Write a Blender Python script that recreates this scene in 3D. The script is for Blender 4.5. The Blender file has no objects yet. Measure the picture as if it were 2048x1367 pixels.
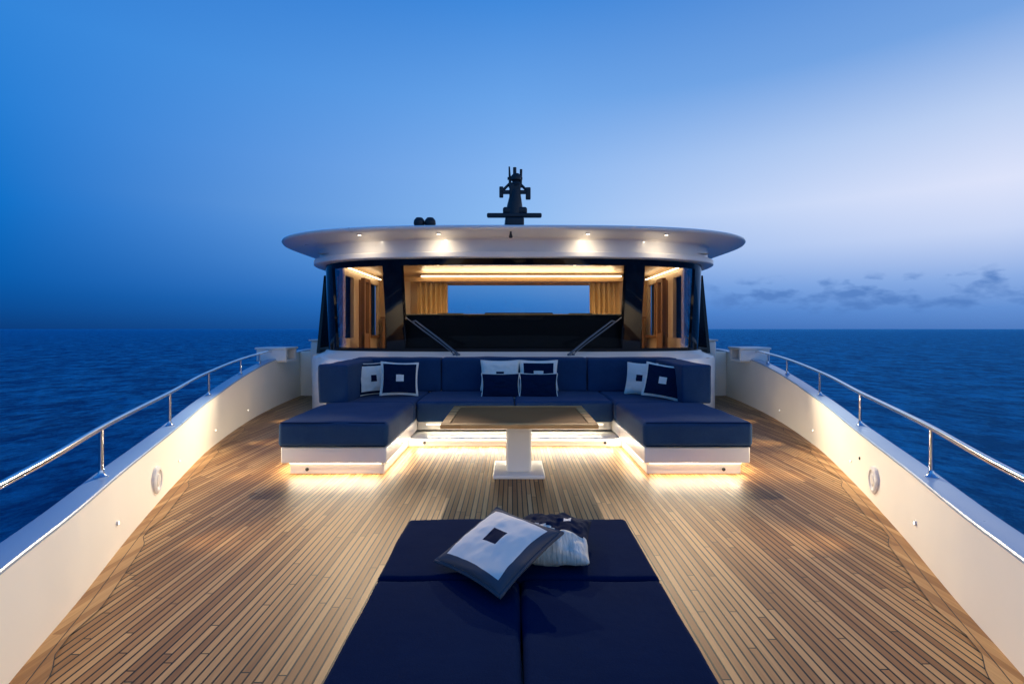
import bpy, math, random
from mathutils import Vector, Matrix, noise
random.seed(4)
scene = bpy.context.scene
COL = scene.collection
scene.view_settings.view_transform = 'Standard'
scene.view_settings.look = 'None'
scene.view_settings.exposure = 0

def s2l(c):
    return tuple(((v/255.0)/12.92 if v/255.0 <= 0.04045 else ((v/255.0+0.055)/1.055)**2.4) for v in c)+(1.0,)

# ------------------------------------------------------------------ materials
class NT:
    def __init__(s, nt): s.nt = nt; s.n = nt.nodes; s.l = nt.links
    def new(s, t, **k):
        n = s.n.new(t)
        for a, b in k.items(): setattr(n, a, b)
        return n
    def link(s, a, b): s.l.new(a, b)
    def math(s, op, a, b=None, c=None, clamp=False):
        n = s.n.new('ShaderNodeMath'); n.operation = op; n.use_clamp = clamp
        for i, v in enumerate((a, b, c)):
            if v is None: continue
            if isinstance(v, (int, float)): n.inputs[i].default_value = v
            else: s.l.new(v, n.inputs[i])
        return n.outputs[0]
    def mix(s, f, a, b, mode='MIX'):
        n = s.n.new('ShaderNodeMix'); n.data_type = 'RGBA'; n.blend_type = mode
        for sock, v in ((n.inputs[0], f), (n.inputs[6], a), (n.inputs[7], b)):
            if isinstance(v, (int, float)): sock.default_value = v
            elif isinstance(v, tuple): sock.default_value = v
            else: s.l.new(v, sock)
        return n.outputs[2]
    def noise(s, scale, detail=3, vec=None, rough=0.5):
        n = s.n.new('ShaderNodeTexNoise'); n.inputs['Scale'].default_value = scale
        n.inputs['Detail'].default_value = detail; n.inputs['Roughness'].default_value = rough
        if vec is not None: s.l.new(vec, n.inputs['Vector'])
        return n.outputs[0]

def base_mat(name):
    m = bpy.data.materials.new(name); m.use_nodes = True
    t = NT(m.node_tree); b = t.n['Principled BSDF']
    return m, t, b

def simple(name, col, rough=0.5, metal=0.0, spec=0.5, bump=0.0, bscale=60, var=0.0, coat=0.0, sheen=0.0):
    m, t, b = base_mat(name)
    b.inputs['Base Color'].default_value = (*col, 1)
    b.inputs['Roughness'].default_value = rough
    b.inputs['Metallic'].default_value = metal
    b.inputs['Specular IOR Level'].default_value = spec
    b.inputs['Coat Weight'].default_value = coat
    b.inputs['Coat Roughness'].default_value = 0.08
    b.inputs['Sheen Weight'].default_value = sheen
    tc = t.new('ShaderNodeTexCoord')
    if var > 0:
        f = t.noise(2.3, 4, tc.outputs['Object'])
        c1 = tuple(max(0, v*(1-var)) for v in col)+(1,); c2 = tuple(min(1, v*(1+var)) for v in col)+(1,)
        t.link(t.mix(f, c1, c2), b.inputs['Base Color'])
        r = t.noise(7, 3, tc.outputs['Object'])
        t.link(t.math('MULTIPLY_ADD', r, 0.12, rough-0.06, clamp=True), b.inputs['Roughness'])
    if bump > 0:
        bn = t.new('ShaderNodeBump'); bn.inputs['Strength'].default_value = bump; bn.inputs['Distance'].default_value = 0.01
        t.link(t.noise(bscale, 4, tc.outputs['Object']), bn.inputs['Height']); t.link(bn.outputs[0], b.inputs['Normal'])
    return m

def fabric(name, col, weave=420, sheen=0.0, wr=0.35, v=0.3, spec=0.06):
    m, t, b = base_mat(name)
    tc = t.new('ShaderNodeTexCoord')
    f = t.noise(3.0, 5, tc.outputs['Object'], 0.6)
    f2 = t.noise(weave, 2, tc.outputs['Object'])
    ff = t.math('ADD', t.math('MULTIPLY', f, 0.4), t.math('MULTIPLY', f2, 0.6))
    c1 = tuple(q*(1-v) for q in col)+(1,); c2 = tuple(min(1, q*(1+v)) for q in col)+(1,)
    t.link(t.mix(ff, c1, c2), b.inputs['Base Color'])
    b.inputs['Roughness'].default_value = 0.9
    b.inputs['Specular IOR Level'].default_value = spec
    b.inputs['Sheen Weight'].default_value = sheen
    b.inputs['Sheen Roughness'].default_value = 0.5
    bn = t.new('ShaderNodeBump'); bn.inputs['Strength'].default_value = wr; bn.inputs['Distance'].default_value = 0.012
    h = t.math('ADD', t.math('MULTIPLY', t.noise(9, 4, tc.outputs['Object']), 1.0), t.math('MULTIPLY', f2, 0.15))
    t.link(h, bn.inputs['Height']); t.link(bn.outputs[0], b.inputs['Normal'])
    return m

def emis(name, col, s):
    m, t, b = base_mat(name)
    b.inputs['Base Color'].default_value = (*col, 1)
    b.inputs['Emission Color'].default_value = (*col, 1)
    b.inputs['Emission Strength'].default_value = s
    return m

TEAK3 = ((0.15, 0.058, 0.018), (0.39, 0.190, 0.062), (0.70, 0.42, 0.165))
OAK3 = ((0.36, 0.22, 0.11), (0.48, 0.32, 0.17), (0.62, 0.44, 0.25))
def teak(name, pw=0.0425, caulk=0.22, bright=1.0, along='Y', lines=True, cols=TEAK3, spec=0.2):
    m, t, b = base_mat(name)
    g = t.new('ShaderNodeNewGeometry'); sp = t.new('ShaderNodeSeparateXYZ'); t.link(g.outputs['Position'], sp.inputs[0])
    X, Y = (sp.outputs[0], sp.outputs[1]) if along == 'Y' else (sp.outputs[1], sp.outputs[0])
    u = t.math('DIVIDE', X, pw); iu = t.math('FLOOR', u); fu = t.math('FRACT', u)
    wn = t.new('ShaderNodeTexWhiteNoise', noise_dimensions='1D'); t.link(iu, wn.inputs['W'])
    v = t.math('ADD', t.math('DIVIDE', Y, 1.5), t.math('MULTIPLY', wn.outputs[0], 5.0)); iv = t.math('FLOOR', v); fv = t.math('FRACT', v)
    cb = t.new('ShaderNodeCombineXYZ'); t.link(iu, cb.inputs[0]); t.link(iv, cb.inputs[1])
    w2 = t.new('ShaderNodeTexWhiteNoise', noise_dimensions='2D'); t.link(cb.outputs[0], w2.inputs['Vector'])
    gv = t.new('ShaderNodeCombineXYZ'); t.link(t.math('MULTIPLY', X, 60.0), gv.inputs[0]); t.link(t.math('MULTIPLY', Y, 3.0), gv.inputs[1]); t.link(t.math('MULTIPLY', w2.outputs[0], 30.0), gv.inputs[2])
    grain = t.noise(1.0, 5, gv.outputs[0], 0.65)
    big = t.noise(0.9, 4, g.outputs['Position'])
    f = t.math('ADD', t.math('MULTIPLY', w2.outputs[0], 0.44), t.math('ADD', t.math('MULTIPLY', grain, 0.46), t.math('MULTIPLY', big, 0.20)), clamp=True)
    cr = t.new('ShaderNodeValToRGB'); t.link(f, cr.inputs[0])
    k = [tuple(min(1, q*bright) for q in c3)+(1,) for c3 in cols]
    cr.color_ramp.elements[0].position = 0.15; cr.color_ramp.elements[0].color = k[0]
    cr.color_ramp.elements[1].position = 0.9; cr.color_ramp.elements[1].color = k[2]
    e = cr.color_ramp.elements.new(0.5); e.color = k[1]
    if lines:
        l1 = t.math('LESS_THAN', fu, caulk)
        l2 = t.math('LESS_THAN', fv, 0.0045)
        ln = t.math('MAXIMUM', l1, l2)
        col = t.mix(ln, cr.outputs[0], (0.004, 0.003, 0.003, 1))
    else:
        col = cr.outputs[0]; ln = t.math('MULTIPLY', grain, 0.0)
    t.link(col, b.inputs['Base Color'])
    t.link(t.math('MULTIPLY_ADD', grain, 0.2, 0.38), b.inputs['Roughness'])
    b.inputs['Specular IOR Level'].default_value = spec
    bn = t.new('ShaderNodeBump'); bn.inputs['Strength'].default_value = 0.35; bn.inputs['Distance'].default_value = 0.004
    t.link(t.math('SUBTRACT', t.math('MULTIPLY', grain, 0.3), ln), bn.inputs['Height']); t.link(bn.outputs[0], b.inputs['Normal'])
    return m

M = {}
M['white'] = simple('white_gelcoat', (0.84, 0.80, 0.73), 0.38, var=0.04, coat=0.2)
M['wall'] = simple('bulwark_paint', (0.95, 0.87, 0.72), 0.5, var=0.04, spec=0.2)
M['whiteroof'] = simple('white_roof_paint', (0.88, 0.83, 0.76), 0.3, var=0.05, coat=0.3)
M['cap'] = simple('cap_sky_tint', (0.26, 0.37, 0.52), 0.3, var=0.05, coat=0.3)  # white cap; the blue sky reflection is put into its base colour
M['teak'] = teak('teak_planks')
M['teakmargin'] = teak('teak_margin', lines=False, bright=1.0)
M['wood'] = teak('table_wood', lines=False, along='X', cols=TEAK3, bright=1.1, spec=0.08)
M['inlay'] = simple('table_inlay', (0.24, 0.11, 0.038), 0.6, var=0.2, spec=0.06)
M['caulk'] = simple('caulk_black', (0.012, 0.011, 0.011), 0.6)
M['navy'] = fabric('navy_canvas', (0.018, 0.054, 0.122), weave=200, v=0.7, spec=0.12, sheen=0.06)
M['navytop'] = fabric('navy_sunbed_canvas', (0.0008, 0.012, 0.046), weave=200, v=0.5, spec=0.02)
M['navyp'] = fabric('navy_pillow_cloth', (0.002, 0.014, 0.042))
M['cream'] = fabric('ivory_pillow_cloth', (0.92, 0.84, 0.70), v=0.04, wr=0.08)
M['greyb'] = fabric('slate_blue_cloth', (0.085, 0.09, 0.105), v=0.15, wr=0.1)
M['chrome'] = simple('polished_steel', (0.72, 0.74, 0.77), 0.14, metal=1.0)
M['steel'] = simple('satin_steel', (0.14, 0.145, 0.16), 0.3, metal=0.8)
M['black'] = simple('black_gloss', (0.004, 0.004, 0.006), 0.05, spec=0.4)
M['blackm'] = simple('black_matte', (0.012, 0.013, 0.016), 0.45, bump=0.05)
M['dash'] = simple('dashboard_black', (0.0025, 0.0025, 0.0028), 0.5, spec=0.12)
M['tan'] = simple('dark_leather', (0.012, 0.010, 0.010), 0.5, bump=0.2, bscale=90)
M['intwood'] = teak('cabin_oak', pw=0.5, lines=False, along='X', cols=OAK3)
M['intwoodd'] = teak('cabin_walnut', pw=0.5, lines=False, along='X', cols=((0.16, 0.075, 0.03), (0.26, 0.13, 0.055), (0.38, 0.21, 0.10)))
M['intlight'] = simple('cabin_cream_panel', (0.70, 0.54, 0.36), 0.35, var=0.06)
M['curtain'] = fabric('golden_curtain', (0.74, 0.54, 0.27), v=0.15)
M['led'] = emis('warm_led', (1.0, 0.88, 0.66), 3.0)
M['ledin'] = emis('cabin_led', (1.0, 0.78, 0.48), 9.0)
M['lamp'] = emis('lamp_lens', (1.0, 0.86, 0.62), 10.0)
M['hull'] = simple('hull_paint', (0.70, 0.71, 0.72), 0.25, var=0.04, coat=0.5)

def glassmat():
    m = bpy.data.materials.new('window_glass'); m.use_nodes = True; t = NT(m.node_tree); t.n.clear()
    o = t.new('ShaderNodeOutputMaterial'); mx = t.new('ShaderNodeMixShader'); tr = t.new('ShaderNodeBsdfTransparent'); gl = t.new('ShaderNodeBsdfGlossy')
    tr.inputs[0].default_value = (0.88, 0.88, 0.86, 1); gl.inputs['Roughness'].default_value = 0.01
    fr = t.new('ShaderNodeFresnel'); fr.inputs[0].default_value = 1.35
    t.link(t.math('MULTIPLY', fr.outputs[0], 0.6), mx.inputs[0]); t.link(tr.outputs[0], mx.inputs[1]); t.link(gl.outputs[0], mx.inputs[2]); t.link(mx.outputs[0], o.inputs[0])
    return m
M['glass'] = glassmat()

def pleat():
    m, t, b = base_mat('ivory_ruched_cloth'); b.inputs['Roughness'].default_value = 0.85
    tc = t.new('ShaderNodeTexCoord'); mp = t.new('ShaderNodeMapping'); mp.inputs['Scale'].default_value = (70, 14, 14); t.link(tc.outputs['Object'], mp.inputs[0])
    n = t.noise(1.0, 3, mp.outputs[0], 0.5)
    t.link(t.mix(n, (0.60, 0.52, 0.38, 1), (1.0, 0.92, 0.76, 1)), b.inputs['Base Color'])
    bn = t.new('ShaderNodeBump'); bn.inputs['Strength'].default_value = 0.7; bn.inputs['Distance'].default_value = 0.015
    t.link(n, bn.inputs['Height']); t.link(bn.outputs[0], b.inputs['Normal'])
    return m
M['pleat'] = pleat()

def seamat():
    m = bpy.data.materials.new('sea_water'); m.use_nodes = True; t = NT(m.node_tree); t.n.clear()
    o = t.new('ShaderNodeOutputMaterial'); mx = t.new('ShaderNodeMixShader'); df = t.new('ShaderNodeBsdfDiffuse'); gl = t.new('ShaderNodeBsdfGlossy')
    g = t.new('ShaderNodeNewGeometry'); mp = t.new('ShaderNodeMapping'); t.link(g.outputs['Position'], mp.inputs[0])
    mp.inputs['Scale'].default_value = (1.0, 0.7, 1.0); mp.inputs['Rotation'].default_value = (0, 0, 0.6)
    a = t.noise(1.5, 8, mp.outputs[0], 0.66); c = t.noise(0.34, 6, mp.outputs[0], 0.62); d = t.noise(0.04, 4, mp.outputs[0])
    hgt = t.math('ADD', a, t.math('ADD', t.math('MULTIPLY', c, 3.0), t.math('MULTIPLY', d, 8.0)))
    bn = t.new('ShaderNodeBump'); bn.inputs['Strength'].default_value = 1.0; bn.inputs['Distance'].default_value = 1.4
    t.link(hgt, bn.inputs['Height']); t.link(bn.outputs[0], df.inputs['Normal']); t.link(bn.outputs[0], gl.inputs['Normal'])
    f = t.new('ShaderNodeMapRange'); t.link(t.math('ADD', t.math('MULTIPLY', a, 0.5), t.math('MULTIPLY', c, 0.5)), f.inputs[0]); f.inputs[1].default_value = 0.44; f.inputs[2].default_value = 0.60
    t.link(t.mix(f.outputs[0], (0.0006, 0.080, 0.26, 1), (0.03, 0.52, 0.88, 1)), df.inputs['Color'])  # ripple highlights painted into the diffuse as a lighter blue
    gl.inputs['Color'].default_value = (0.22, 0.80, 1.0, 1); gl.inputs['Roughness'].default_value = 0.08
    fr = t.new('ShaderNodeFresnel'); fr.inputs[0].default_value = 1.33; t.link(bn.outputs[0], fr.inputs['Normal'])
    t.link(t.math('MULTIPLY_ADD', fr.outputs[0], 0.8, 0.06, clamp=True), mx.inputs[0])
    t.link(df.outputs[0], mx.inputs[1]); t.link(gl.outputs[0], mx.inputs[2]); t.link(mx.outputs[0], o.inputs[0])
    return m
M['sea'] = seamat()

# ------------------------------------------------------------------ object helpers
WL = {}
def place(o, loc, parent):
    WL[o.name] = Vector(loc)
    if parent is not None:
        o.parent = parent; o.location = Vector(loc)-WL[parent.name]
    else: o.location = loc
def empty(name, loc, parent=None):
    o = bpy.data.objects.new(name, None); COL.objects.link(o); o.empty_display_size = 0.2
    place(o, loc, parent); return o
def mk(name, geo, mats, parent=None, smooth=True, angle=40):
    verts, faces = geo[0], geo[1]; mi = geo[2] if len(geo) > 2 else None
    vs = [Vector(v) for v in verts]
    lo = Vector([min(v[i] for v in vs) for i in range(3)]); hi = Vector([max(v[i] for v in vs) for i in range(3)])
    c = Vector(((lo.x+hi.x)/2, (lo.y+hi.y)/2, lo.z))
    me = bpy.data.meshes.new(name); me.from_pydata([v-c for v in vs], [], faces)
    if not isinstance(mats, (list, tuple)): mats = [mats]
    for m in mats: me.materials.append(m)
    if mi:
        for p, k in zip(me.polygons, mi): p.material_index = k
    me.validate(); me.update()
    if smooth:
        me.shade_smooth()
        try: me.set_sharp_from_angle(angle=math.radians(angle))
        except Exception: pass
    o = bpy.data.objects.new(name, me); COL.objects.link(o); place(o, c, parent); return o
def join(*geos):
    V, F, K = [], [], []
    for g in geos:
        n = len(V); V += list(g[0]); F += [tuple(i+n for i in f) for f in g[1]]
        K += list(g[2]) if len(g) > 2 else [0]*len(g[1])
    return V, F, K
def setm(g, k): return g[0], g[1], [k]*len(g[1])

def loft(rows, close=False):
    V = [p for r in rows for p in r]; n = len(rows[0]); F = []
    for i in range(len(rows)-1):
        for j in range(n if close else n-1):
            k = (j+1) % n
            F.append((i*n+j, i*n+k, (i+1)*n+k, (i+1)*n+j))
    return V, F

def rbox(x0, x1, y0, y1, z0, z1, r=0.01, seg=3, amp=0.0, puff=0.0, cuts=1):
    cx, cy, cz = (x0+x1)/2, (y0+y1)/2, (z0+z1)/2; h = (abs(x1-x0)/2, abs(y1-y0)/2, abs(z1-z0)/2)
    r = min(r, min(h)*0.98)
    ax = []
    for k in range(3):
        a = [-h[k]+r*i/seg for i in range(seg+1)]
        inner = [(-h[k]+r)+(2*h[k]-2*r)*i/cuts for i in range(1, cuts)]
        ax.append(a+inner+[-v for v in reversed(a)])
    idx = {}; V = []; F = []
    N = [len(a) for a in ax]
    def vert(i, j, k):
        key = (i, j, k)
        if key in idx: return idx[key]
        p = Vector((ax[0][i], ax[1][j], ax[2][k])); q = Vector([max(-(h[m]-r), min(h[m]-r, p[m])) for m in range(3)])
        d = p-q
        if d.length > 1e-9:
            dd = Vector([math.tan(max(-1, min(1, d[m]/r))*math.pi/4) for m in range(3)])
            d = dd.normalized()*r
        p = q+d
        if puff and p.z > 0:
            fx = 1-(p.x/h[0])**2; fy = 1-(p.y/h[1])**2
            p.z += puff*max(0, fx)**0.5*max(0, fy)**0.5
        w = Vector((p.x+cx, p.y+cy, p.z+cz))
        if amp:
            w += d.normalized()*noise.noise(w*3.1)*amp if d.length > 1e-9 else Vector((0, 0, 0))
        idx[key] = len(V); V.append(w); return idx[key]
    for (a, b, c) in ((0, 1, 2), (1, 2, 0), (2, 0, 1)):
        for side in (0, N[c]-1):
            for i in range(N[a]-1):
                for j in range(N[b]-1):
                    q = []
                    for (di, dj) in ((0, 0), (1, 0), (1, 1), (0, 1)):
                        t = [0, 0, 0]; t[a] = i+di; t[b] = j+dj; t[c] = side; q.append(vert(*t))
                    F.append(tuple(q) if side else tuple(reversed(q)))
    return V, F

def tube(path, r, seg=10, closed=False, cap=True):
    pts = [Vector(p) for p in path]; n = len(pts); rows = []; up = None
    for i, p in enumerate(pts):
        if closed: t = (pts[(i+1) % n]-pts[i-1]).normalized()
        else: t = (pts[min(i+1, n-1)]-pts[max(i-1, 0)]).normalized()
        if up is None: up = Vector((0, 0, 1)) if abs(t.z) < 0.9 else Vector((1, 0, 0))
        a = t.cross(up).normalized(); b = a.cross(t).normalized(); up = b
        rr = r[i] if isinstance(r, (list, tuple)) else r
        rows.append([p+a*math.cos(2*math.pi*k/seg)*rr+b*math.sin(2*math.pi*k/seg)*rr for k in range(seg)])
    if closed: rows.append(rows[0])
    V, F = loft(rows, True)
    if cap and not closed:
        F.append(tuple(range(seg-1, -1, -1))); F.append(tuple((n-1)*seg+k for k in range(seg)))
    return V, F
def lathe(c, prof, axis=(0, 0, 1), seg=24):
    ax = Vector(axis).normalized(); u = ax.orthogonal().normalized(); w = ax.cross(u); c = Vector(c)
    rows = [[c+ax*h+(u*math.cos(2*math.pi*k/seg)+w*math.sin(2*math.pi*k/seg))*max(r, 1e-4) for k in range(seg)] for r, h in prof]
    V, F = loft(rows, True); n = len(rows)
    F.append(tuple(range(seg-1, -1, -1))); F.append(tuple((n-1)*seg+k for k in range(seg)))
    return V, F

def interp(tab, y):
    if y <= tab[0][0]: return tab[0][1]
    if y >= tab[-1][0]: return tab[-1][1]
    n = len(tab)
    for i in range(n-1):
        if tab[i][0] <= y <= tab[i+1][0]:
            x0, y0 = tab[i]; x1, y1 = tab[i+1]
            m0 = (y1-tab[i-1][1])/(x1-tab[i-1][0]) if i > 0 else (y1-y0)/(x1-x0)
            m1 = (tab[i+2][1]-y0)/(tab[i+2][0]-x0) if i < n-2 else (y1-y0)/(x1-x0)
            h = x1-x0; t = (y-x0)/h
            return (2*t**3-3*t*t+1)*y0+(t**3-2*t*t+t)*h*m0+(-2*t**3+3*t*t)*y1+(t**3-t*t)*h*m1

C = 0.03
BX = [(-1.6, 0.02), (-1.0, 0.55), (0, 1.14), (1, 1.65), (2.1, 2.15), (2.76, 2.42), (3.63, 2.80), (4.95, 3.33), (6.44, 3.86), (8.67, 4.42), (11.0, 4.74), (14, 4.92), (20, 4.95), (26, 4.7)]
BH = [(-1.6, 0.47), (2, 0.47), (3.5, 0.475), (5.0, 0.50), (6.4, 0.59), (7.8, 0.72), (9.2, 0.85), (10.6, 0.95), (12, 1.0), (26, 1.0)]
RZ = [(-1.6, 0.76), (0, 0.77), (2.25, 0.79), (3.3, 0.82), (5.1, 0.85), (6.5, 0.92), (8, 1.0), (9.7, 1.07)]
bx = lambda y: interp(BX, y)
bh = lambda y: interp(BH, y)
rz = lambda y: interp(RZ, y)
def ys(a, b, st): 
    n = max(2, int(round((b-a)/st))); return [a+(b-a)*i/n for i in range(n+1)]

# ------------------------------------------------------------------ sea
bpy.ops.mesh.primitive_circle_add(vertices=128, radius=9000, fill_type='NGON', location=(0, 0, -3.0))
sea = bpy.context.object; sea.name = 'sea'; sea.data.materials.append(M['sea']); sea['kind'] = 'structure'

# ------------------------------------------------------------------ yacht
yacht = empty('yacht', (C, 8, -3.0))
yacht['label'] = 'white motor yacht with teak foredeck and lit wheelhouse on the sea'
yacht['category'] = 'yacht'

rows = []
for y in ys(-1.6, 26, 0.4):
    X = bx(y); H = bh(y); o = 0.17
    fl = 0.55 if y < 6 else 0.55-0.04*min(5, (y-6))
    prof = [(X+o, H+0.005), (X+o+0.02, H-0.1), (X*0.99+o, -0.8), (X*(0.97), -1.8), (max(0.02, X*0.85-fl*0.4), -3.4)]
    rows.append([Vector((C-px, y, z)) for px, z in prof]+[Vector((C+px, y, z)) for px, z in reversed(prof)])
gh = loft(rows)
nn = len(rows[0]); F = gh[1]+[tuple((len(rows)-1)*nn+i for i in range(nn))]
mk('hull', (gh[0], F), M['hull'], yacht)

rows = [[(C-bx(y)-0.01, y, 0), (C, y, 0), (C+bx(y)+0.01, y, 0)] for y in ys(-1.6, 11.25, 0.2)]
mk('deck', loft(rows), M['teak'], yacht, smooth=False)
def margin(s):
    g = []
    Y = ys(-1.2, 11.2, 0.15)
    w = 0.07; lw = 0.005
    g.append(setm(loft([[(C+s*(bx(y)), y, 0.004), (C+s*(bx(y)-w), y, 0.004)] for y in Y]), 0))
    g.append(setm(loft([[(C+s*(bx(y)-w), y, 0.0045), (C+s*(bx(y)-w-lw), y, 0.0045)] for y in Y]), 1))
    rows = []; rows2 = []
    for i, y in enumerate(ys(0.2, 11.0, 0.05)):
        ph = ((y+0.3) % 1.3)/1.3
        ins = w+0.03+0.05*(0 if ph < 0.12 else 1)*min(1, (ph-0.12)*6)*(1 if ph < 0.9 else (1-ph)/0.1)
        rows.append([(C+s*(bx(y)-w-lw), y, 0.0035), (C+s*(bx(y)-ins), y, 0.0035)])
        rows2.append([(C+s*(bx(y)-ins), y, 0.0042), (C+s*(bx(y)-ins-lw), y, 0.0042)])
    g.append(setm(loft(rows), 0)); g.append(setm(loft(rows2), 1))
    mk('margin_board', join(*g), [M['teakmargin'], M['caulk']], yacht, smooth=False)
margin(-1); margin(1)

for s in (-1, 1):
    Y = ys(-1.6, 13, 0.15)
    g = loft([[(C+s*bx(y), y, -0.02), (C+s*bx(y), y, 0.03), (C+s*(bx(y)+0.02), y, bh(y)*0.5), (C+s*(bx(y)+0.033), y, bh(y)-0.03), (C+s*(bx(y)+0.036), y, bh(y)-0.002)] for y in Y])
    mk('bulwark', g, M['wall'], yacht)
    Y = ys(-1.6, 25.9, 0.15)
    pr = [(0.034, -0.008), (0.030, -0.004), (0.030, 0.008), (0.036, 0.014), (0.19, 0.014), (0.205, 0.008), (0.20, -0.02), (0.18, -0.03)]
    g = loft([[(C+s*(bx(y)+a), y, bh(y)+b) for a, b in pr] for y in Y])
    mk('cap_rail', g, M['cap'], yacht, angle=30)
    rail = empty('railing', (C+s*bx(3), 3, bh(3)), yacht)
    Y = ys(-0.6, 9.6, 0.12)
    path = [(C+s*(bx(y)+0.12+0.01), y, rz(y)) for y in Y]
    path += [(C+s*(bx(9.75)+0.13), 9.75, 1.05), (C+s*(bx(9.82)+0.13), 9.82, 0.99), (C+s*(bx(9.84)+0.13), 9.84, 0.91)]
    mk('handrail', tube(path, 0.019, 12), M['chrome'], rail)
    for y in (0.4, 1.9, 3.42, 5.08, 6.6, 8.1, 9.1):
        X = C+s*(bx(y)+0.13); z0 = bh(y)+0.012
        g = join(tube([(X, y, z0-0.01), (X, y, rz(y)-0.004)], 0.015, 12), lathe((X, y, z0), [(0.0, 0), (0.042, 0), (0.042, 0.006), (0.028, 0.014), (0.018, 0.03), (0.015, 0.05)]))
        mk('stanchion', g, M['chrome'], rail)

for s in (-1, 1):
    mk('bulkhead', rbox(*sorted((C+s*3.3, C+s*4.78)), 11.2, 11.32, -0.02, 0.985, 0.02), M['wall'], yacht)
rows = [[(C-bx(y)-0.04, y, 0.97), (C+bx(y)+0.04, y, 0.97)] for y in ys(11.3, 25.9, 0.5)]
mk('side_deck', loft(rows), M['white'], yacht, smooth=False)
for s in (-1, 1):
    x = C+s*4.72
    g = join(rbox(x-0.30, x+0.28, 9.75, 9.83, 0.86, 1.10, 0.02), rbox(x-0.30, x+0.28, 10.17, 10.25, 0.86, 1.10, 0.02),
             rbox(x-0.32, x+0.30, 9.72, 10.28, 1.09, 1.135, 0.02), rbox(x-0.30, x+0.28, 9.8, 10.2, 0.84, 0.90, 0.02), rbox(x-0.02, x+0.02, 9.8, 10.2, 0.88, 1.10, 0.01))
    h = mk('fairlead', g, M['white'], yacht)
    for d in (-0.2, 0.18): mk('roller', tube([(x+d, 9.95, 0.9), (x+d, 9.95, 1.09)], 0.04, 14), M['chrome'], h)
    x = C+s*4.15
    mk('locker', join(rbox(x-0.2, x+0.2, 10.7, 11.15, 0.4, 1.24, 0.05), rbox(x-0.22, x+0.22, 10.66, 11.17, 1.235, 1.27, 0.02)), M['white'], yacht)

def norm_in(y, s):
    d = (bx(y+0.05)-bx(y-0.05))/0.1
    return Vector((-s, d, 0)).normalized()
def spot(name, loc, tgt, power, col, size, blend, rad, parent):
    l = bpy.data.lights.new(name, 'SPOT'); l.energy = power; l.color = col; l.spot_size = math.radians(size); l.spot_blend = blend; l.shadow_soft_size = rad
    o = bpy.data.objects.new(name, l); COL.objects.link(o); place(o, loc, parent)
    o.rotation_euler = (Vector(tgt)-Vector(loc)).to_track_quat('-Z', 'Y').to_euler(); return o
def area(name, loc, d, sx, sy, power, col, parent, xdir=None):
    l = bpy.data.lights.new(name, 'AREA'); l.shape = 'RECTANGLE'; l.size = sx; l.size_y = sy; l.energy = power; l.color = col
    o = bpy.data.objects.new(name, l); COL.objects.link(o); place(o, loc, parent)
    z = -Vector(d).normalized(); x = Vector(xdir or (1, 0, 0)); y = z.cross(x).normalized(); x = y.cross(z).normalized()
    o.rotation_euler = Matrix((x, y, z)).transposed().to_euler(); return o
WARM = (1.0, 0.80, 0.52); WARM2 = (1.0, 0.80, 0.54); WARM3 = (1.0, 0.85, 0.62)

for s in (-1, 1):
    for y in (0.8, 3.4, 5.0, 6.5, 8.1):
        n = norm_in(y, s); z = 0.18
        p = Vector((C+s*(bx(y)+0.008), y, z))
        l = mk('courtesy_lamp', join(setm(lathe(p, [(0.0, -0.01), (0.016, -0.01), (0.016, 0.005), (0.012, 0.007), (0.010, 0.003)], n), 0),
                                 setm(lathe(p, [(0.0, 0.0), (0.011, 0.0), (0.010, 0.005), (0.0, 0.006)], n), 1)), [M['white'], M['lamp']], yacht)
        q = p+n*0.03
        tg = q+n*1.0+Vector((0, -0.15, 0.20))
        spot('courtesy_light', q, tg, 60, WARM, 85, 1.0, 0.02, yacht)
    y = 4.3; n = norm_in(y, s); p = Vector((C+s*(bx(y)+0.01), y, 0.20))
    mk('round_vent', join(lathe(p, [(0, -0.01), (0.115, -0.01), (0.115, 0.012), (0.10, 0.022), (0.085, 0.022), (0.08, 0.010), (0.0, 0.010)], n, 40), lathe(p, [(0, 0.008), (0.055, 0.008), (0.05, 0.02), (0, 0.022)], n, 32)), M['white'], yacht)
y = 4.75; n = norm_in(y, 1); p = Vector((C+(bx(y)+0.02), y, 0.27))
mk('drain_plug', lathe(p, [(0, -0.01), (0.014, -0.01), (0.014, 0.006), (0, 0.008)], n, 16), M['blackm'], yacht)

# ------------------------------------------------------------------ deckhouse
def ring(a, front, z, yc, n=2.4, yback=17.0, ts=None, N=80):
    pts = []
    if ts is None: ts = [math.pi*i/N for i in range(N+1)]
    b = yc-front
    pts.append(Vector((C+a, yback, z)))
    for t in ts:
        c = math.cos(t); s = max(0, math.sin(t))
        pts.append(Vector((C+a*math.copysign(abs(c)**(2/n), c), yc-b*s**(2/n), z)))
    pts.append(Vector((C-a, yback, z)))
    return pts

deckhouse = empty('deckhouse', (C, 10.5, 0), yacht)
g = loft([ring(3.98, 8.13, -0.02, 10.6, 2.8, 13), ring(3.98, 8.13, 0.93, 10.6, 2.8, 13), ring(3.96, 8.16, 0.975, 10.6, 2.8, 13), ring(3.9, 8.24, 1.0, 10.6, 2.8, 13),
          ring(3.74, 8.78, 1.055, 10.3, 3.0, 13), ring(3.72, 8.84, 1.09, 10.3, 3.0, 13), ring(3.6, 9.0, 1.09, 10.3, 3.0, 13)])
mk('coaming', g, M['white'], deckhouse)

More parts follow.
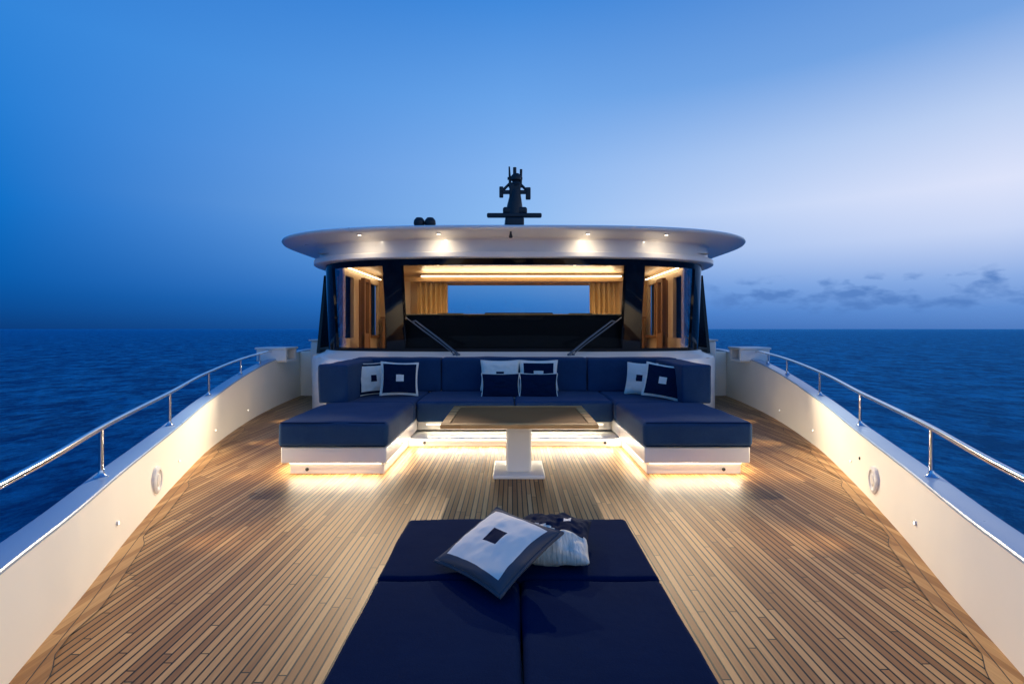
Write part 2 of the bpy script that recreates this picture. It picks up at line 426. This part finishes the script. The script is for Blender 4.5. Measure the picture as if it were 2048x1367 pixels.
aW = 3.66; nW = 3.0; ycW = 10.2
def tX(x):
    return math.acos(math.copysign((abs(x)/aW)**(nW/2), x))
ts = [0.0]
def addseg(x0, x1, n):
    for i in range(1, n+1):
        x = x0+(x1-x0)*i/n; ts.append(tX(x))
for i in range(1, 9): ts.append(tX(3.32)*i/8)
addseg(3.32, 2.28, 8); addseg(2.28, 1.95, 3); addseg(1.95, -1.95, 28); addseg(-1.95, -2.28, 3); addseg(-2.28, -3.32, 8)
t0 = tX(-3.32)
for i in range(1, 9): ts.append(t0+(math.pi-t0)*i/8)
zs = [1.07, 1.15, 1.5, 1.9, 2.3, 2.59, 2.70]
def wring(z, off=0.0):
    f = (z-1.07)/(2.7-1.07); front = 8.92+(8.50-8.92)*f
    return ring(aW-off, front+off, z, ycW, nW, 13.0, ts)
rowsW = [wring(z) for z in zs]
V, F = loft(rowsW); keep = []; panes = {0: [], 1: [], 2: []}
for f in F:
    c = sum((V[i] for i in f), Vector())/4; x = c.x-C
    if 1.15 < c.z < 2.59 and c.y < 10.2:
        if abs(x) < 1.95: panes[1].append(f); continue
        if 2.28 < abs(x) < 3.32: panes[0 if x < 0 else 2].append(f); continue
    keep.append(f)
V2, F2 = loft([wring(z, 0.07) for z in zs])
def thick_keep():
    off = len(V); K = list(keep)+[tuple(reversed([i+off for i in f])) for f in keep]
    ed = {}
    for f in keep:
        for i in range(4):
            a, b = f[i], f[(i+1) % 4]; ed[(a, b)] = 1
    for (a, b) in ed:
        if (b, a) not in ed: K.append((b, a, a+off, b+off))
    return V+V2, K
mk('window_frame', thick_keep(), M['black'], deckhouse, angle=30)
V3, F3 = loft([wring(z, 0.03) for z in zs])
for k in panes:
    used = sorted({i for f in panes[k] for i in f}); mp = {u: i for i, u in enumerate(used)}
    mk('window_pane', ([V3[i] for i in used], [tuple(mp[i] for i in f) for f in panes[k]]), M['glass'], deckhouse, angle=80)

for s in (-1, 1):
    x = C+s*3.97; pts = [(10.15, 1.0), (10.9, 1.0), (10.8, 2.62), (10.55, 2.62)]
    Vv = [(x+d, y, z) for d in (-0.03, 0.03) for y, z in pts]
    mk('wing_screen', (Vv, [(0, 1, 2, 3), (7, 6, 5, 4), (0, 4, 5, 1), (1, 5, 6, 2), (2, 6, 7, 3), (3, 7, 4, 0)]), M['black'], deckhouse, smooth=False)

yr = 10.5; nr = 3.0
R = [ring(3.70, 8.46, 2.69, 10.4, 3.0), ring(3.88, 8.33, 2.69, 10.4, 3.0), ring(3.905, 8.31, 2.705, 10.4, 3.0), ring(3.905, 8.31, 2.775, 10.4, 3.0), ring(3.89, 8.325, 2.79, 10.4, 3.0), ring(3.81, 8.41, 2.795, 10.4, 3.0),
     ring(3.81, 8.41, 2.90, 10.4, 3.0), ring(3.815, 8.405, 2.99, 10.4, 3.0), ring(3.84, 8.38, 3.025, 10.4, 3.0), ring(3.90, 8.32, 3.038, 10.4, nr), ring(4.25, 8.02, 3.044, yr, nr), ring(4.38, 7.90, 3.05, yr, nr), ring(4.43, 7.855, 3.065, yr, nr), ring(4.45, 7.838, 3.09, yr, nr), ring(4.445, 7.842, 3.115, yr, nr), ring(4.41, 7.875, 3.132, yr, nr), ring(4.3, 7.95, 3.14, yr, nr),
     ring(3.9, 8.3, 3.16, yr, nr), ring(3.1, 9.1, 3.21, yr, nr), ring(1.6, 9.8, 3.25, yr, nr), ring(0.02, 10.4, 3.26, yr, nr)]
roof = mk('roof', loft(R), M['whiteroof'], yacht, angle=28)
for X in (-2.53, -1.22, 1.2, 2.5):
    yf = 8.08+0.018*X*X
    p = Vector((C+X, yf, 3.036)); sg = math.copysign(1, X)
    mk('downlight', join(setm(lathe(p+Vector((0, 0, -0.006)), [(0, 0), (0.04, 0.0), (0.04, 0.03), (0, 0.03)]), 0), setm(lathe(p+Vector((0, 0, -0.010)), [(0, 0), (0.024, 0.0), (0.024, 0.006), (0, 0.006)]), 1)), [M['white'], M['lamp']], roof)
    spot('downlight_wash', p+Vector((0, 0, -0.02)), p+Vector((0, 0.75, -1)), 9, WARM3, 140, 1.0, 0.012, yacht)
    outer = abs(X) > 2
    q = p+Vector((0, -0.03, -0.02))
    if outer:
        spot('downlight_beam', q, Vector((C+X*0.72, 1.9, 0)), 620, WARM2, 36, 1.0, 0.015, yacht)
        spot('downlight_beam', q, Vector((C+sg*4.35, 4.2, 0.4)), 1500, WARM3, 54, 1.0, 0.015, yacht)
        spot('downlight_beam', q, Vector((C+sg*2.6, 1.6, 0.5)), 520, WARM3, 26, 1.0, 0.015, yacht)
    else:
        spot('downlight_beam', q, Vector((C+X*0.7, 2.0, 0)), 850, WARM2, 34, 1.0, 0.015, yacht)
mk('lookout_camera', join(lathe((C-0.05, 7.97, 2.96), [(0.0, -0.02), (0.028, -0.012), (0.032, 0.01), (0.02, 0.04), (0.012, 0.095)]), tube([(C-0.05, 7.97, 2.97), (C-0.05, 7.92, 2.96)], 0.016)), M['blackm'], roof)

for s in (-1, 1):
    def wp(x, z, o=0.05):
        f = (z-1.07)/(2.7-1.07); xx = abs(x)/aW; front = 8.92-0.42*f
        return Vector((C+s*x, ycW-(ycW-front)*(1-xx**nW)**(1/nW)-o, z))
    base = Vector((C+s*0.96, 8.62, 1.06))
    g = join(tube([base, wp(1.32, 1.33, 0.09), wp(1.72, 1.64, 0.06)], [0.022, 0.019, 0.013], 8), tube([base+Vector((s*0.07, 0.02, 0)), wp(1.39, 1.33, 0.09), wp(1.78, 1.62, 0.06)], 0.010, 8),
             tube([wp(1.27, 1.22, 0.025), wp(1.61, 1.47, 0.025), wp(1.90, 1.70, 0.025)], 0.010, 6), tube([wp(1.72, 1.64, 0.06), wp(1.78, 1.62, 0.06)], 0.014, 6), lathe(base-Vector((0, 0, 0.04)), [(0.0, 0), (0.04, 0), (0.035, 0.05), (0.0, 0.06)]),
             lathe(base+Vector((s*0.07, 0.02, -0.04)), [(0.0, 0), (0.03, 0), (0.025, 0.05), (0.0, 0.06)]))
    mk('windscreen_wiper', g, M['steel'], deckhouse)

# ---- interior
cab = empty('cabin', (C, 11, 0.9), yacht)
mk('ceiling', ([(C-3.55, 9.0, 2.86), (C+3.55, 9.0, 2.86), (C+3.55, 13.1, 2.86), (C-3.55, 13.1, 2.86)], [(0, 1, 2, 3)]), M['intlight'], cab, smooth=False)
mk('cabin_floor', ([(C-3.55, 9.0, 0.98), (C+3.55, 9.0, 0.98), (C+3.55, 13.1, 0.98), (C-3.55, 13.1, 0.98)], [(0, 1, 2, 3)]), M['intwood'], cab, smooth=False)
bc = 0.15
g = join(rbox(C-3.55, bc-1.90-0.5, 13.0, 13.1, 0.98, 2.86, 0.005), rbox(bc+1.9+0.5, C+3.55, 13.0, 13.1, 0.98, 2.86, 0.005), rbox(bc-2.4, bc+2.4, 13.0, 13.1, 2.63, 2.86, 0.005), rbox(bc-2.4, bc+2.4, 13.0, 13.1, 0.98, 1.45, 0.005))
mk('back_wall', g, M['intwood'], cab)
mk('pelmet', join(rbox(bc-2.6, bc+2.6, 12.2, 12.7, 2.66, 2.72, 0.01), rbox(bc-2.6, bc+2.6, 12.14, 12.19, 2.64, 2.74, 0.01)), M['intwood'], cab)
mk('light_strip', rbox(bc-2.35, bc+2.5, 12.10, 12.135, 2.755, 2.785, 0.004), M['ledin'], cab)
for s in (-1, 1): mk('light_strip', rbox(*sorted((C+s*3.38, C+s*3.40)), 10.2, 12.8, 2.74, 2.76, 0.003), M['ledin'], cab)
for xx in (-2.9, -1.6, 1.3, 2.0, 2.9):
    mk('ceiling_lamp', join(setm(lathe((C+xx, 10.6, 2.845), [(0, 0), (0.05, 0), (0.05, 0.012), (0, 0.012)]), 0), setm(lathe((C+xx, 10.6, 2.841), [(0, 0), (0.03, 0), (0.03, 0.006), (0, 0.006)]), 1)), [M['chrome'], M['ledin']], cab)
for s in (-1, 1):
    x = C+s*3.50
    g = [rbox(x-0.03, x+0.03, 10.15, 13.0, 0.98, 1.3, 0.005), rbox(x-0.03, x+0.03, 10.15, 13.0, 2.6, 2.86, 0.005)]
    for ya, yb in ((10.15, 10.3), (10.85, 11.2), (12.85, 13.0)): g.append(rbox(x-0.04, x+0.04, ya, yb, 1.3, 2.6, 0.005))
    mk('side_wall', join(*g), M['intlight'], cab)
    mk('window_post', rbox(x-0.10-0.06*s, x+0.02-0.06*s, 11.22, 11.34, 0.98, 2.6, 0.01), M['intwoodd'], cab)
    mk('window_post', rbox(x-0.06-0.05*s, x+0.02-0.05*s, 12.0, 12.06, 1.3, 2.6, 0.01), M['intwoodd'], cab)
    mk('window_sill', rbox(x-0.10-0.04*s, x+0.04-0.04*s, 11.36, 12.9, 1.28, 1.34, 0.01), M['intwoodd'], cab)
    xx = C+s*3.2
    mk('door_frame', join(rbox(xx-0.04, xx+0.04, 10.62, 10.70, 0.98, 2.5, 0.005), rbox(xx-0.04, xx+0.04, 10.98, 11.06, 0.98, 2.5, 0.005), rbox(xx-0.04, xx+0.04, 10.62, 11.06, 2.5, 2.58, 0.006), rbox(xx-0.03, xx+0.03, 10.62, 11.06, 0.98, 1.4, 0.006)), M['intwoodd'], cab)
    mk('wall_cabinet', join(rbox(*sorted((C+s*2.62, C+s*3.3)), 12.6, 12.98, 0.98, 1.75, 0.01), rbox(*sorted((C+s*2.58, C+s*3.34)), 12.56, 12.98, 1.76, 1.80, 0.008)), M['intwoodd'], cab)
    mk('wall_panel', join(*[rbox(*sorted((C+s*(2.66+0.22*i), C+s*(2.85+0.22*i))), 12.96, 12.99, 1.84, 2.72, 0.006) for i in range(3)]), M['intlight'], cab)
def curtain(x0, x1, y, z0, z1):
    rows = []
    for k in range(9):
        f = k/8; z = z0+(z1-z0)*f; r = []
        for i in range(100):
            u = i/99; r.append((x0+(x1-x0)*u+0.01*math.sin(u*31+z*2), y+0.08*math.sin(u*2*math.pi*6+0.3*math.sin(z*3))+0.015*math.sin(u*77), z))
        rows.append(r)
    return loft(rows)
mk('curtain', curtain(bc-2.52, bc-1.75, 12.5, 1.0, 2.655), M['curtain'], cab, angle=180)
mk('curtain', curtain(bc+1.80, bc+2.55, 12.5, 1.0, 2.655), M['curtain'], cab, angle=180)
def dring(a, f, z): return ring(a, f, z, 9.9, 7.0, 10.3)
g = loft([dring(2.42, 9.05, 1.0), dring(2.42, 9.06, 1.70), dring(2.41, 9.075, 1.745), dring(2.38, 9.11, 1.765), dring(2.2, 9.3, 1.775), dring(0.1, 9.8, 1.78)])
g = join(g, rbox(C-0.55, C+0.75, 9.5, 9.62, 1.76, 1.805, 0.02), rbox(C-1.45, C-0.95, 9.5, 9.62, 1.76, 1.795, 0.02), rbox(C+1.05, C+1.5, 9.5, 9.62, 1.76, 1.795, 0.02), rbox(C-3.0, C+3.0, 9.35, 9.9, 0.98, 1.10, 0.04))
mk('dashboard', g, M['dash'], cab)
for xx in (-0.95, 0.1, 1.12):
    g = join(rbox(C+xx-0.22, C+xx+0.22, 10.75, 10.88, 1.3, 1.74, 0.06), rbox(C+xx-0.27, C+xx+0.27, 10.85, 11.35, 1.2, 1.32, 0.05), tube([(C+xx, 11.1, 0.98), (C+xx, 11.1, 1.22)], 0.05))
    mk('helm_seat', g, M['tan'], cab)
area('cabin_ceiling_light', (C, 10.9, 2.83), (0, 0.25, -1), 5.5, 1.8, 95, (1.0, 0.78, 0.50), yacht)
area('cabin_pelmet_light', (bc, 12.05, 2.72), (0, -0.5, 0.6), 4.6, 0.05, 24, (1.0, 0.72, 0.42), yacht)

# ---- mast
mast = empty('mast', (C, 11, 3.3), yacht)
mY = 11.0; mx = 0.06
g = join(tube([(mx-0.05, mY, 3.15), (mx-0.02, mY, 3.85), (mx+0.0, mY, 4.20), (mx+0.02, mY, 4.55)], [0.24, 0.20, 0.17, 0.10], 12), rbox(mx-0.25, mx+0.22, mY-0.2, mY+0.2, 3.15, 3.62, 0.05), rbox(mx-0.26, mx+0.27, mY-0.15, mY+0.15, 3.99, 4.15, 0.05), rbox(mx-0.12, mx+0.13, mY-0.08, mY+0.08, 4.28, 4.68, 0.03))
mk('mast_pole', g, M['blackm'], mast)
mk('radar_scanner', join(rbox(mx-0.6, mx+0.58, mY-0.28, mY-0.17, 3.89, 3.985, 0.03), rbox(mx-0.2, mx+0.2, mY-0.3, mY-0.1, 3.7, 3.89, 0.04)), M['blackm'], mast)
mk('crosstree', join(rbox(mx-0.30, mx+0.32, mY-0.04, mY+0.04, 4.46, 4.54, 0.015), rbox(mx-0.34, mx-0.25, mY-0.04, mY+0.04, 4.38, 4.62, 0.02), rbox(mx+0.24, mx+0.35, mY-0.05, mY+0.05, 4.34, 4.60, 0.02),
     tube([(mx-0.3, mY, 4.5), (mx-0.08, mY, 4.72)], 0.03), tube([(mx+0.3, mY, 4.5), (mx+0.08, mY, 4.72)], 0.03)), M['blackm'], mast)
mk('navigation_light', join(lathe((mx+0.03, mY, 4.62), [(0.0, 0), (0.09, 0), (0.11, 0.05), (0.08, 0.12), (0.12, 0.14), (0.12, 0.22), (0.07, 0.28), (0, 0.29)])), M['blackm'], mast)
mk('antenna', join(tube([(mx-0.1, mY, 4.6), (mx-0.12, mY, 5.06)], [0.035, 0.018]), rbox(mx-0.16, mx+0.17, mY-0.02, mY+0.02, 4.77, 4.83, 0.01), tube([(mx+0.13, mY, 4.6), (mx+0.14, mY, 5.0)], 0.03), tube([(mx+0.0, mY, 4.85), (mx+0.0, mY, 5.04)], 0.04)), M['blackm'], mast)
for xx in (-2.04, -1.80):  # pair of small satellite domes on posts, not lamps
    mk('satellite_dome', join(lathe((xx, 11, 3.2), [(0, 0), (0.05, 0), (0.05, 0.50), (0.10, 0.54), (0.125, 0.61), (0.115, 0.68), (0.07, 0.735), (0, 0.75)])), M['blackm'], roof)

# ------------------------------------------------------------------ sofa
SC = 0.035
sofa = empty('sofa', (SC, 6.5, 0)); sofa['label'] = 'U-shaped navy blue outdoor sofa with lit white base on teak deck'; sofa['category'] = 'sofa'
ax0, ax1 = 1.30, 2.42
g = []
for s in (-1, 1):
    g.append(rbox(*sorted((SC+s*(ax0+0.02), SC+s*(ax1-0.02))), 5.11, 8.0, 0.125, 0.29, 0.015))
g.append(rbox(SC-ax0-0.02, SC+ax0+0.02, 6.80, 8.0, 0.125, 0.27, 0.015))
mk('sofa_base', join(*g), M['white'], sofa)
g = []
for s in (-1, 1):
    g.append(rbox(*sorted((SC+s*(ax0+0.06), SC+s*(ax1-0.09))), 5.17, 7.95, 0.0, 0.105, 0.008))
g.append(rbox(SC-ax0-0.06, SC+ax0+0.06, 6.37, 7.95, 0.0, 0.1, 0.008))
mk('plinth', join(*g), M['white'], sofa)
for s in (-1, 1):
    mk('seat_cushion', rbox(*sorted((SC+s*ax0, SC+s*ax1)), 5.07, 6.45, 0.292, 0.553, 0.05, 4, amp=0.010, puff=0.012, cuts=10), M['navy'], sofa)
    mk('seat_cushion', rbox(*sorted((SC+s*(ax0), SC+s*(ax1+0.04))), 6.455, 7.75, 0.292, 0.548, 0.045, 4, amp=0.010, cuts=10), M['navy'], sofa)
    mk('armrest_block', rbox(*sorted((SC+s*2.15, SC+s*2.53)), 6.42, 7.72, 0.535, 1.035, 0.03, 4, amp=0.012, cuts=8), M['navy'], sofa)
    mk('backrest', rbox(*sorted((SC+s*1.12, SC+s*2.5)), 7.62, 8.0, 0.535, 1.05, 0.04, 4, amp=0.014, cuts=8), M['navy'], sofa)
    mk('piping', tube([(SC+s*(ax0+0.03), 5.085, 0.54), (SC+s*(ax1-0.03), 5.085, 0.54)], 0.006, 6), M['navyp'], sofa)
    mk('piping', tube([(SC+s*(ax0+0.03), 5.085, 0.305), (SC+s*(ax1-0.03), 5.085, 0.305)], 0.006, 6), M['navyp'], sofa)
mk('seat_cushion', rbox(SC-ax0+0.003, SC-0.003, 6.55, 7.75, 0.272, 0.548, 0.045, 4, amp=0.010, cuts=8), M['navy'], sofa)
mk('seat_cushion', rbox(SC+0.003, SC+ax0-0.003, 6.55, 7.75, 0.272, 0.548, 0.045, 4, amp=0.010, cuts=8), M['navy'], sofa)
mk('backrest', rbox(SC-1.115, SC+1.115, 7.63, 8.0, 0.535, 1.055, 0.04, 4, amp=0.014, cuts=10), M['navy'], sofa)
def strip(x0, x1, y0, y1, z, d, power, xd):
    mk('light_strip', rbox(min(x0, x1), max(x0, x1), min(y0, y1), max(y0, y1), z, z+0.008, 0.002), M['led'], sofa)
    L = max(abs(x1-x0), abs(y1-y0))
    area('strip_light', ((x0+x1)/2, (y0+y1)/2, z-0.004), d, L, 0.012, power, WARM3, sofa, xd)
for s in (-1, 1):
    strip(SC+s*(ax0+0.08), SC+s*(ax1-0.1), 5.135, 5.15, 0.114, (0, -2.4, -1), 9.0, (1, 0, 0))
    strip(SC+s*(ax0+0.028), SC+s*(ax0+0.043), 5.2, 6.36, 0.114, (-s*1.4, 0, -1), 6, (0, 1, 0))
    strip(SC+s*(ax1-0.055), SC+s*(ax1-0.04), 5.2, 7.9, 0.114, (s*2.4, 0, -1), 20, (0, 1, 0))
strip(SC-1.2, SC+1.2, 6.775, 6.79, 0.20, (0, -1, -0.6), 5, (1, 0, 0))
strip(SC-1.25, SC+1.25, 6.345, 6.36, 0.085, (0, -2.4, -1), 20, (1, 0, 0))
for xx in (-2.15, 2.15, -1.15, 1.15):
    yy = 5.165 if abs(xx) > 2 else 6.365
    mk('drain_fitting', lathe((SC+xx, yy, 0.05), [(0, 0), (0.018, 0), (0.018, 0.008), (0, 0.01)], (0, -1, 0), 14), M['blackm'], sofa)

# ------------------------------------------------------------------ table
table = empty('table', (0.07, 5.3, 0)); table['label'] = 'rectangular teak-topped table on white pedestal between the sofa arms'; table['category'] = 'table'
x0, x1, y0, y1, zt = -0.68, 0.82, 4.72, 5.88, 0.595
w = 0.085
g = join(setm(rbox(x0, x1, y0, y0+w, zt-0.04, zt, 0.006), 0), setm(rbox(x0, x1, y1-w, y1, zt-0.04, zt, 0.006), 0), setm(rbox(x0, x0+w, y0+w+0.001, y1-w-0.001, zt-0.04, zt, 0.006), 0), setm(rbox(x1-w, x1, y0+w+0.001, y1-w-0.001, zt-0.04, zt, 0.006), 0),
         setm(rbox(x0+w+0.006, x1-w-0.006, y0+w+0.006, y1-w-0.006, zt-0.04, zt-0.003, 0.004), 1), setm(rbox(x0+w-0.001, x1-w+0.001, y0+w-0.001, y1-w+0.001, zt-0.045, zt-0.012, 0.002), 2))
mk('tabletop', g, [M['wood'], M['inlay'], M['caulk']], table)
mk('pedestal', rbox(-0.06, 0.20, 5.1, 5.42, 0.035, zt-0.045, 0.03), M['white'], table)
mk('foot_plate', rbox(-0.19, 0.33, 4.98, 5.55, 0.0, 0.04, 0.012), M['white'], table)

# ------------------------------------------------------------------ sunbed
bed = empty('sunbed', (C, 2, 0)); bed['label'] = 'low navy blue double sunbed with flat cushions on teak deck'; bed['category'] = 'sunbed'
mk('bed_base', rbox(C-0.58, C+0.58, 0.75, 2.95, 0.0, 0.20, 0.03), M['white'], bed)
zt2 = 0.35
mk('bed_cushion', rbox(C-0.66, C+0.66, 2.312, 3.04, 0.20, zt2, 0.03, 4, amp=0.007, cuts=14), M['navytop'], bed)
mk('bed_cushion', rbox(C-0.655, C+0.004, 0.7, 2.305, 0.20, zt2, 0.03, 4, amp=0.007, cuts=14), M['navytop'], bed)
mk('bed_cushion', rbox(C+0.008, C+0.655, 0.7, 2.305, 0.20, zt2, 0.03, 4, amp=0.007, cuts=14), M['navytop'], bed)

# ------------------------------------------------------------------ pillows
def pillow(center, u, v, w, h, th, pat, label, border=0.7, sq=0.2, pipe=None, zone=None, seed=0.0, wr=1.0):
    c = Vector(center); u = Vector(u).normalized(); v = Vector(v); v = (v-u*v.dot(u)).normalized(); nrm = u.cross(v)
    N = 40; V = []; idf = {}; idb = {}
    def pos(a, b, sgn):
        x = a*w/2*(1-0.08*abs(a)**3*(1-b*b)); y = b*h/2*(1-0.08*abs(b)**3*(1-a*a))
        z = sgn*th/2*((max(0, 1-a*a))*(max(0, 1-b*b)))**0.42
        q = Vector((a*2.2+seed, b*2.2, sgn*3+seed))
        wv = wr*(noise.noise(q)*0.2+noise.noise(q*2.7)*0.10)*th*(max(0, (1-a*a)*(1-b*b)))**0.3
        return c+u*x+v*y+nrm*(z+wv*0.6)
    for i in range(N+1):
        for j in range(N+1):
            a = -1+2*i/N; b = -1+2*j/N
            idf[i, j] = len(V); V.append(pos(a, b, 1))
            if 0 < i < N and 0 < j < N: idb[i, j] = len(V); V.append(pos(a, b, -1))
            else: idb[i, j] = idf[i, j]
    F = []; K = []
    for i in range(N):
        for j in range(N):
            sa = -1+2*(i+.5)/N; sb = -1+2*(j+.5)/N
            a = abs(sa); b = abs(sb); m = max(a, b)
            k = 2 if m < sq else (1 if m < border else 0)
            if zone: k = zone(sa, sb)
            F.append((idf[i, j], idf[i+1, j], idf[i+1, j+1], idf[i, j+1])); K.append(k)
            F.append((idb[i, j], idb[i, j+1], idb[i+1, j+1], idb[i+1, j])); K.append(0)
    o = mk('throw_pillow', (V, F, K), [M[p] for p in pat], None, angle=180)
    o['label'] = label; o['category'] = 'pillow'; o['group'] = 'throw pillows on the foredeck'
    if pipe:
        path = []
        for side in range(4):
            for i in range(24):
                q = -1+2*i/24
                a, b = ((q, -1), (1, q), (-q, 1), (-1, -q))[side]
                path.append(pos(a, b, 0))
        mk('piping', tube(path, 0.009, 6, closed=True), M[pipe], o)
    return o
pillow((-0.065, 2.38, 0.462), (0.32, -0.325, 0.0), (0.238, 0.215, 0.12), 0.455, 0.43, 0.13, ('greyb', 'cream', 'navyp'), 'ivory pillow with dark grey border and dark centre square on sunbed', 0.8, 0.2, 'greyb', seed=1, wr=0.4)
pillow((0.215, 2.58, 0.42), (1, -0.18, 0), (0.16, 1, 0.10), 0.38, 0.42, 0.16, ('pleat', 'navyp', 'cream'), 'navy pillow with ruched ivory end lying on sunbed', 0.55, 0.1, None, seed=2, wr=1.5,
       zone=lambda a, b: 0 if b < -0.15-0.15*math.sin(a*2.5) else (2 if (abs(a-0.35) < 0.10 and abs(b-0.3) < 0.12) else 1))
def stand(px, py, Y, w, h, yaw, lean, pat, label, border=0.7, sq=0.2, pipe=None, roll=0.0, seed=0, th=0.13):
    X = (px-1024)/1000*Y; Z = 1.5-(py-657)/1000*Y
    R = Matrix.Rotation(math.radians(yaw), 3, 'Z') @ Matrix.Rotation(math.radians(90-lean), 3, 'X') @ Matrix.Rotation(math.radians(roll), 3, 'Z')
    pillow((X, Y, Z), R @ Vector((1, 0, 0)), R @ Vector((0, 1, 0)), w, h, th, pat, label, border, sq, pipe, seed=seed)
stand(744, 757, 7.15, 0.48, 0.46, 42, 12, ('navyp', 'cream', 'navyp'), 'ivory pillow with navy border leaning on sofa armrest', 0.8, 0.2, 'cream', seed=3)
stand(799, 757, 7.02, 0.52, 0.47, 18, 16, ('cream', 'navyp', 'cream'), 'navy pillow with ivory border and square emblem in sofa corner', 0.9, 0.2, 'cream', seed=4, roll=-3)
stand(1000, 750, 7.42, 0.57, 0.45, 2, 14, ('cream', 'cream', 'navyp'), 'ivory pillow with dark square against sofa backrest', 0.8, 0.2, 'cream', seed=5)
stand(1077, 750, 7.42, 0.57, 0.45, -2, 14, ('cream', 'navyp', 'cream'), 'navy pillow with ivory border and square against sofa backrest', 0.8, 0.25, 'cream', seed=6)
stand(1001, 771, 7.12, 0.545, 0.36, 2, 20, ('navyp', 'navyp', 'navyp'), 'plain navy lumbar pillow with ivory piping on sofa seat', 0.8, 0.2, 'cream', seed=8)
stand(1077, 771, 7.12, 0.545, 0.36, -2, 20, ('navyp', 'navyp', 'navyp'), 'plain navy lumbar pillow with ivory piping on sofa seat', 0.8, 0.2, 'cream', seed=9)
stand(1282, 757, 7.2, 0.46, 0.46, -38, 14, ('cream', 'cream', 'navyp'), 'ivory pillow with dark square leaning on sofa armrest', 0.8, 0.2, 'cream', seed=10)
stand(1326, 762, 6.75, 0.50, 0.46, -20, 16, ('cream', 'navyp', 'cream'), 'navy pillow with ivory border and small square in sofa corner', 0.9, 0.2, 'cream', seed=11, roll=-8)

# ------------------------------------------------------------------ world
w = bpy.data.worlds.new('World'); scene.world = w; w.use_nodes = True
t = NT(w.node_tree); t.n.clear()
out = t.new('ShaderNodeOutputWorld'); bg = t.new('ShaderNodeBackground'); t.link(bg.outputs[0], out.inputs[0]); bg.inputs[1].default_value = 1.0
tc = t.new('ShaderNodeTexCoord'); nv = t.new('ShaderNodeVectorMath', operation='NORMALIZE'); t.link(tc.outputs['Generated'], nv.inputs[0])
sp = t.new('ShaderNodeSeparateXYZ'); t.link(nv.outputs[0], sp.inputs[0]); x, y, z = sp.outputs
hl = t.math('SQRT', t.math('ADD', t.math('MULTIPLY', x, x), t.math('MULTIPLY', y, y)))
s = t.math('DIVIDE', x, t.math('MAXIMUM', hl, 0.02))
zc = t.math('MAXIMUM', z, 0.0)
def ramp(stops):
    r = t.new('ShaderNodeValToRGB')
    e = r.color_ramp.elements; e[0].position = stops[0][0]; e[0].color = s2l(stops[0][1]); e[1].position = stops[-1][0]; e[1].color = s2l(stops[-1][1])
    for p, c in stops[1:-1]:
        q = e.new(p); q.color = s2l(c)
    t.link(zc, r.inputs[0]); return r.outputs[0]
L = ramp([(0, (10, 60, 124)), (0.03, (9, 76, 150)), (0.075, (8, 92, 174)), (0.177, (14, 112, 200)), (0.304, (38, 126, 213)), (0.417, (50, 133, 218)), (0.6, (44, 118, 205)), (1, (30, 95, 185))])
Mi = ramp([(0, (32, 98, 178)), (0.05, (54, 126, 209)), (0.12, (104, 162, 230)), (0.212, (140, 187, 241)), (0.293, (134, 181, 240)), (0.416, (106, 164, 233)), (0.549, (66, 138, 220)), (0.75, (44, 116, 205)), (1, (30, 95, 185))])
Rr = ramp([(0, (80, 124, 192)), (0.03, (98, 144, 212)), (0.075, (140, 174, 229)), (0.143, (200, 214, 246)), (0.21, (220, 227, 251)), (0.304, (188, 208, 243)), (0.417, (118, 164, 226)), (0.6, (60, 126, 208)), (1, (30, 95, 185))])
f1 = t.new('ShaderNodeMapRange'); t.link(s, f1.inputs[0]); f1.inputs[1].default_value = -0.72; f1.inputs[2].default_value = 0.0
f2 = t.new('ShaderNodeMapRange'); t.link(s, f2.inputs[0]); f2.inputs[1].default_value = 0.0; f2.inputs[2].default_value = 0.70
c = t.mix(f2.outputs[0], t.mix(f1.outputs[0], L, Mi), Rr)
mp = t.new('ShaderNodeMapping'); t.link(nv.outputs[0], mp.inputs[0]); mp.inputs['Scale'].default_value = (24, 24, 52); mp.inputs['Location'].default_value = (5.1, 0.9, 0.5)
nz = t.noise(1.0, 5, mp.outputs[0], 0.5)
zb = t.math('SUBTRACT', 1.0, t.math('ABSOLUTE', t.math('DIVIDE', t.math('SUBTRACT', z, 0.056), 0.040)), clamp=True)
sm = t.new('ShaderNodeMapRange'); t.link(s, sm.inputs[0]); sm.inputs[1].default_value = 0.33; sm.inputs[2].default_value = 0.42
cl = t.new('ShaderNodeMapRange'); t.link(t.math('ADD', nz, t.math('MULTIPLY', zb, 0.16)), cl.inputs[0]); cl.inputs[1].default_value = 0.56; cl.inputs[2].default_value = 0.74
cm = t.math('MULTIPLY', t.math('MULTIPLY', cl.outputs[0], sm.outputs[0]), t.math('MULTIPLY', t.math('MINIMUM', t.math('MULTIPLY', zb, 2.5), 1.0), 0.8))
c = t.mix(cm, c, s2l((80, 124, 192)))
be = t.math('LESS_THAN', z, -0.002)
c = t.mix(be, c, s2l((10, 50, 105)))
t.link(c, bg.inputs[0])

# ------------------------------------------------------------------ camera
cd = bpy.data.cameras.new('Camera'); cam = bpy.data.objects.new('Camera', cd); COL.objects.link(cam)
cam.location = (0, 0, 1.5); cam.rotation_euler = (math.radians(90), 0, 0)
cd.sensor_width = 36; cd.lens = 1000/2048*36; cd.shift_y = -26.5/2048; cd.clip_start = 0.05; cd.clip_end = 30000
scene.camera = cam
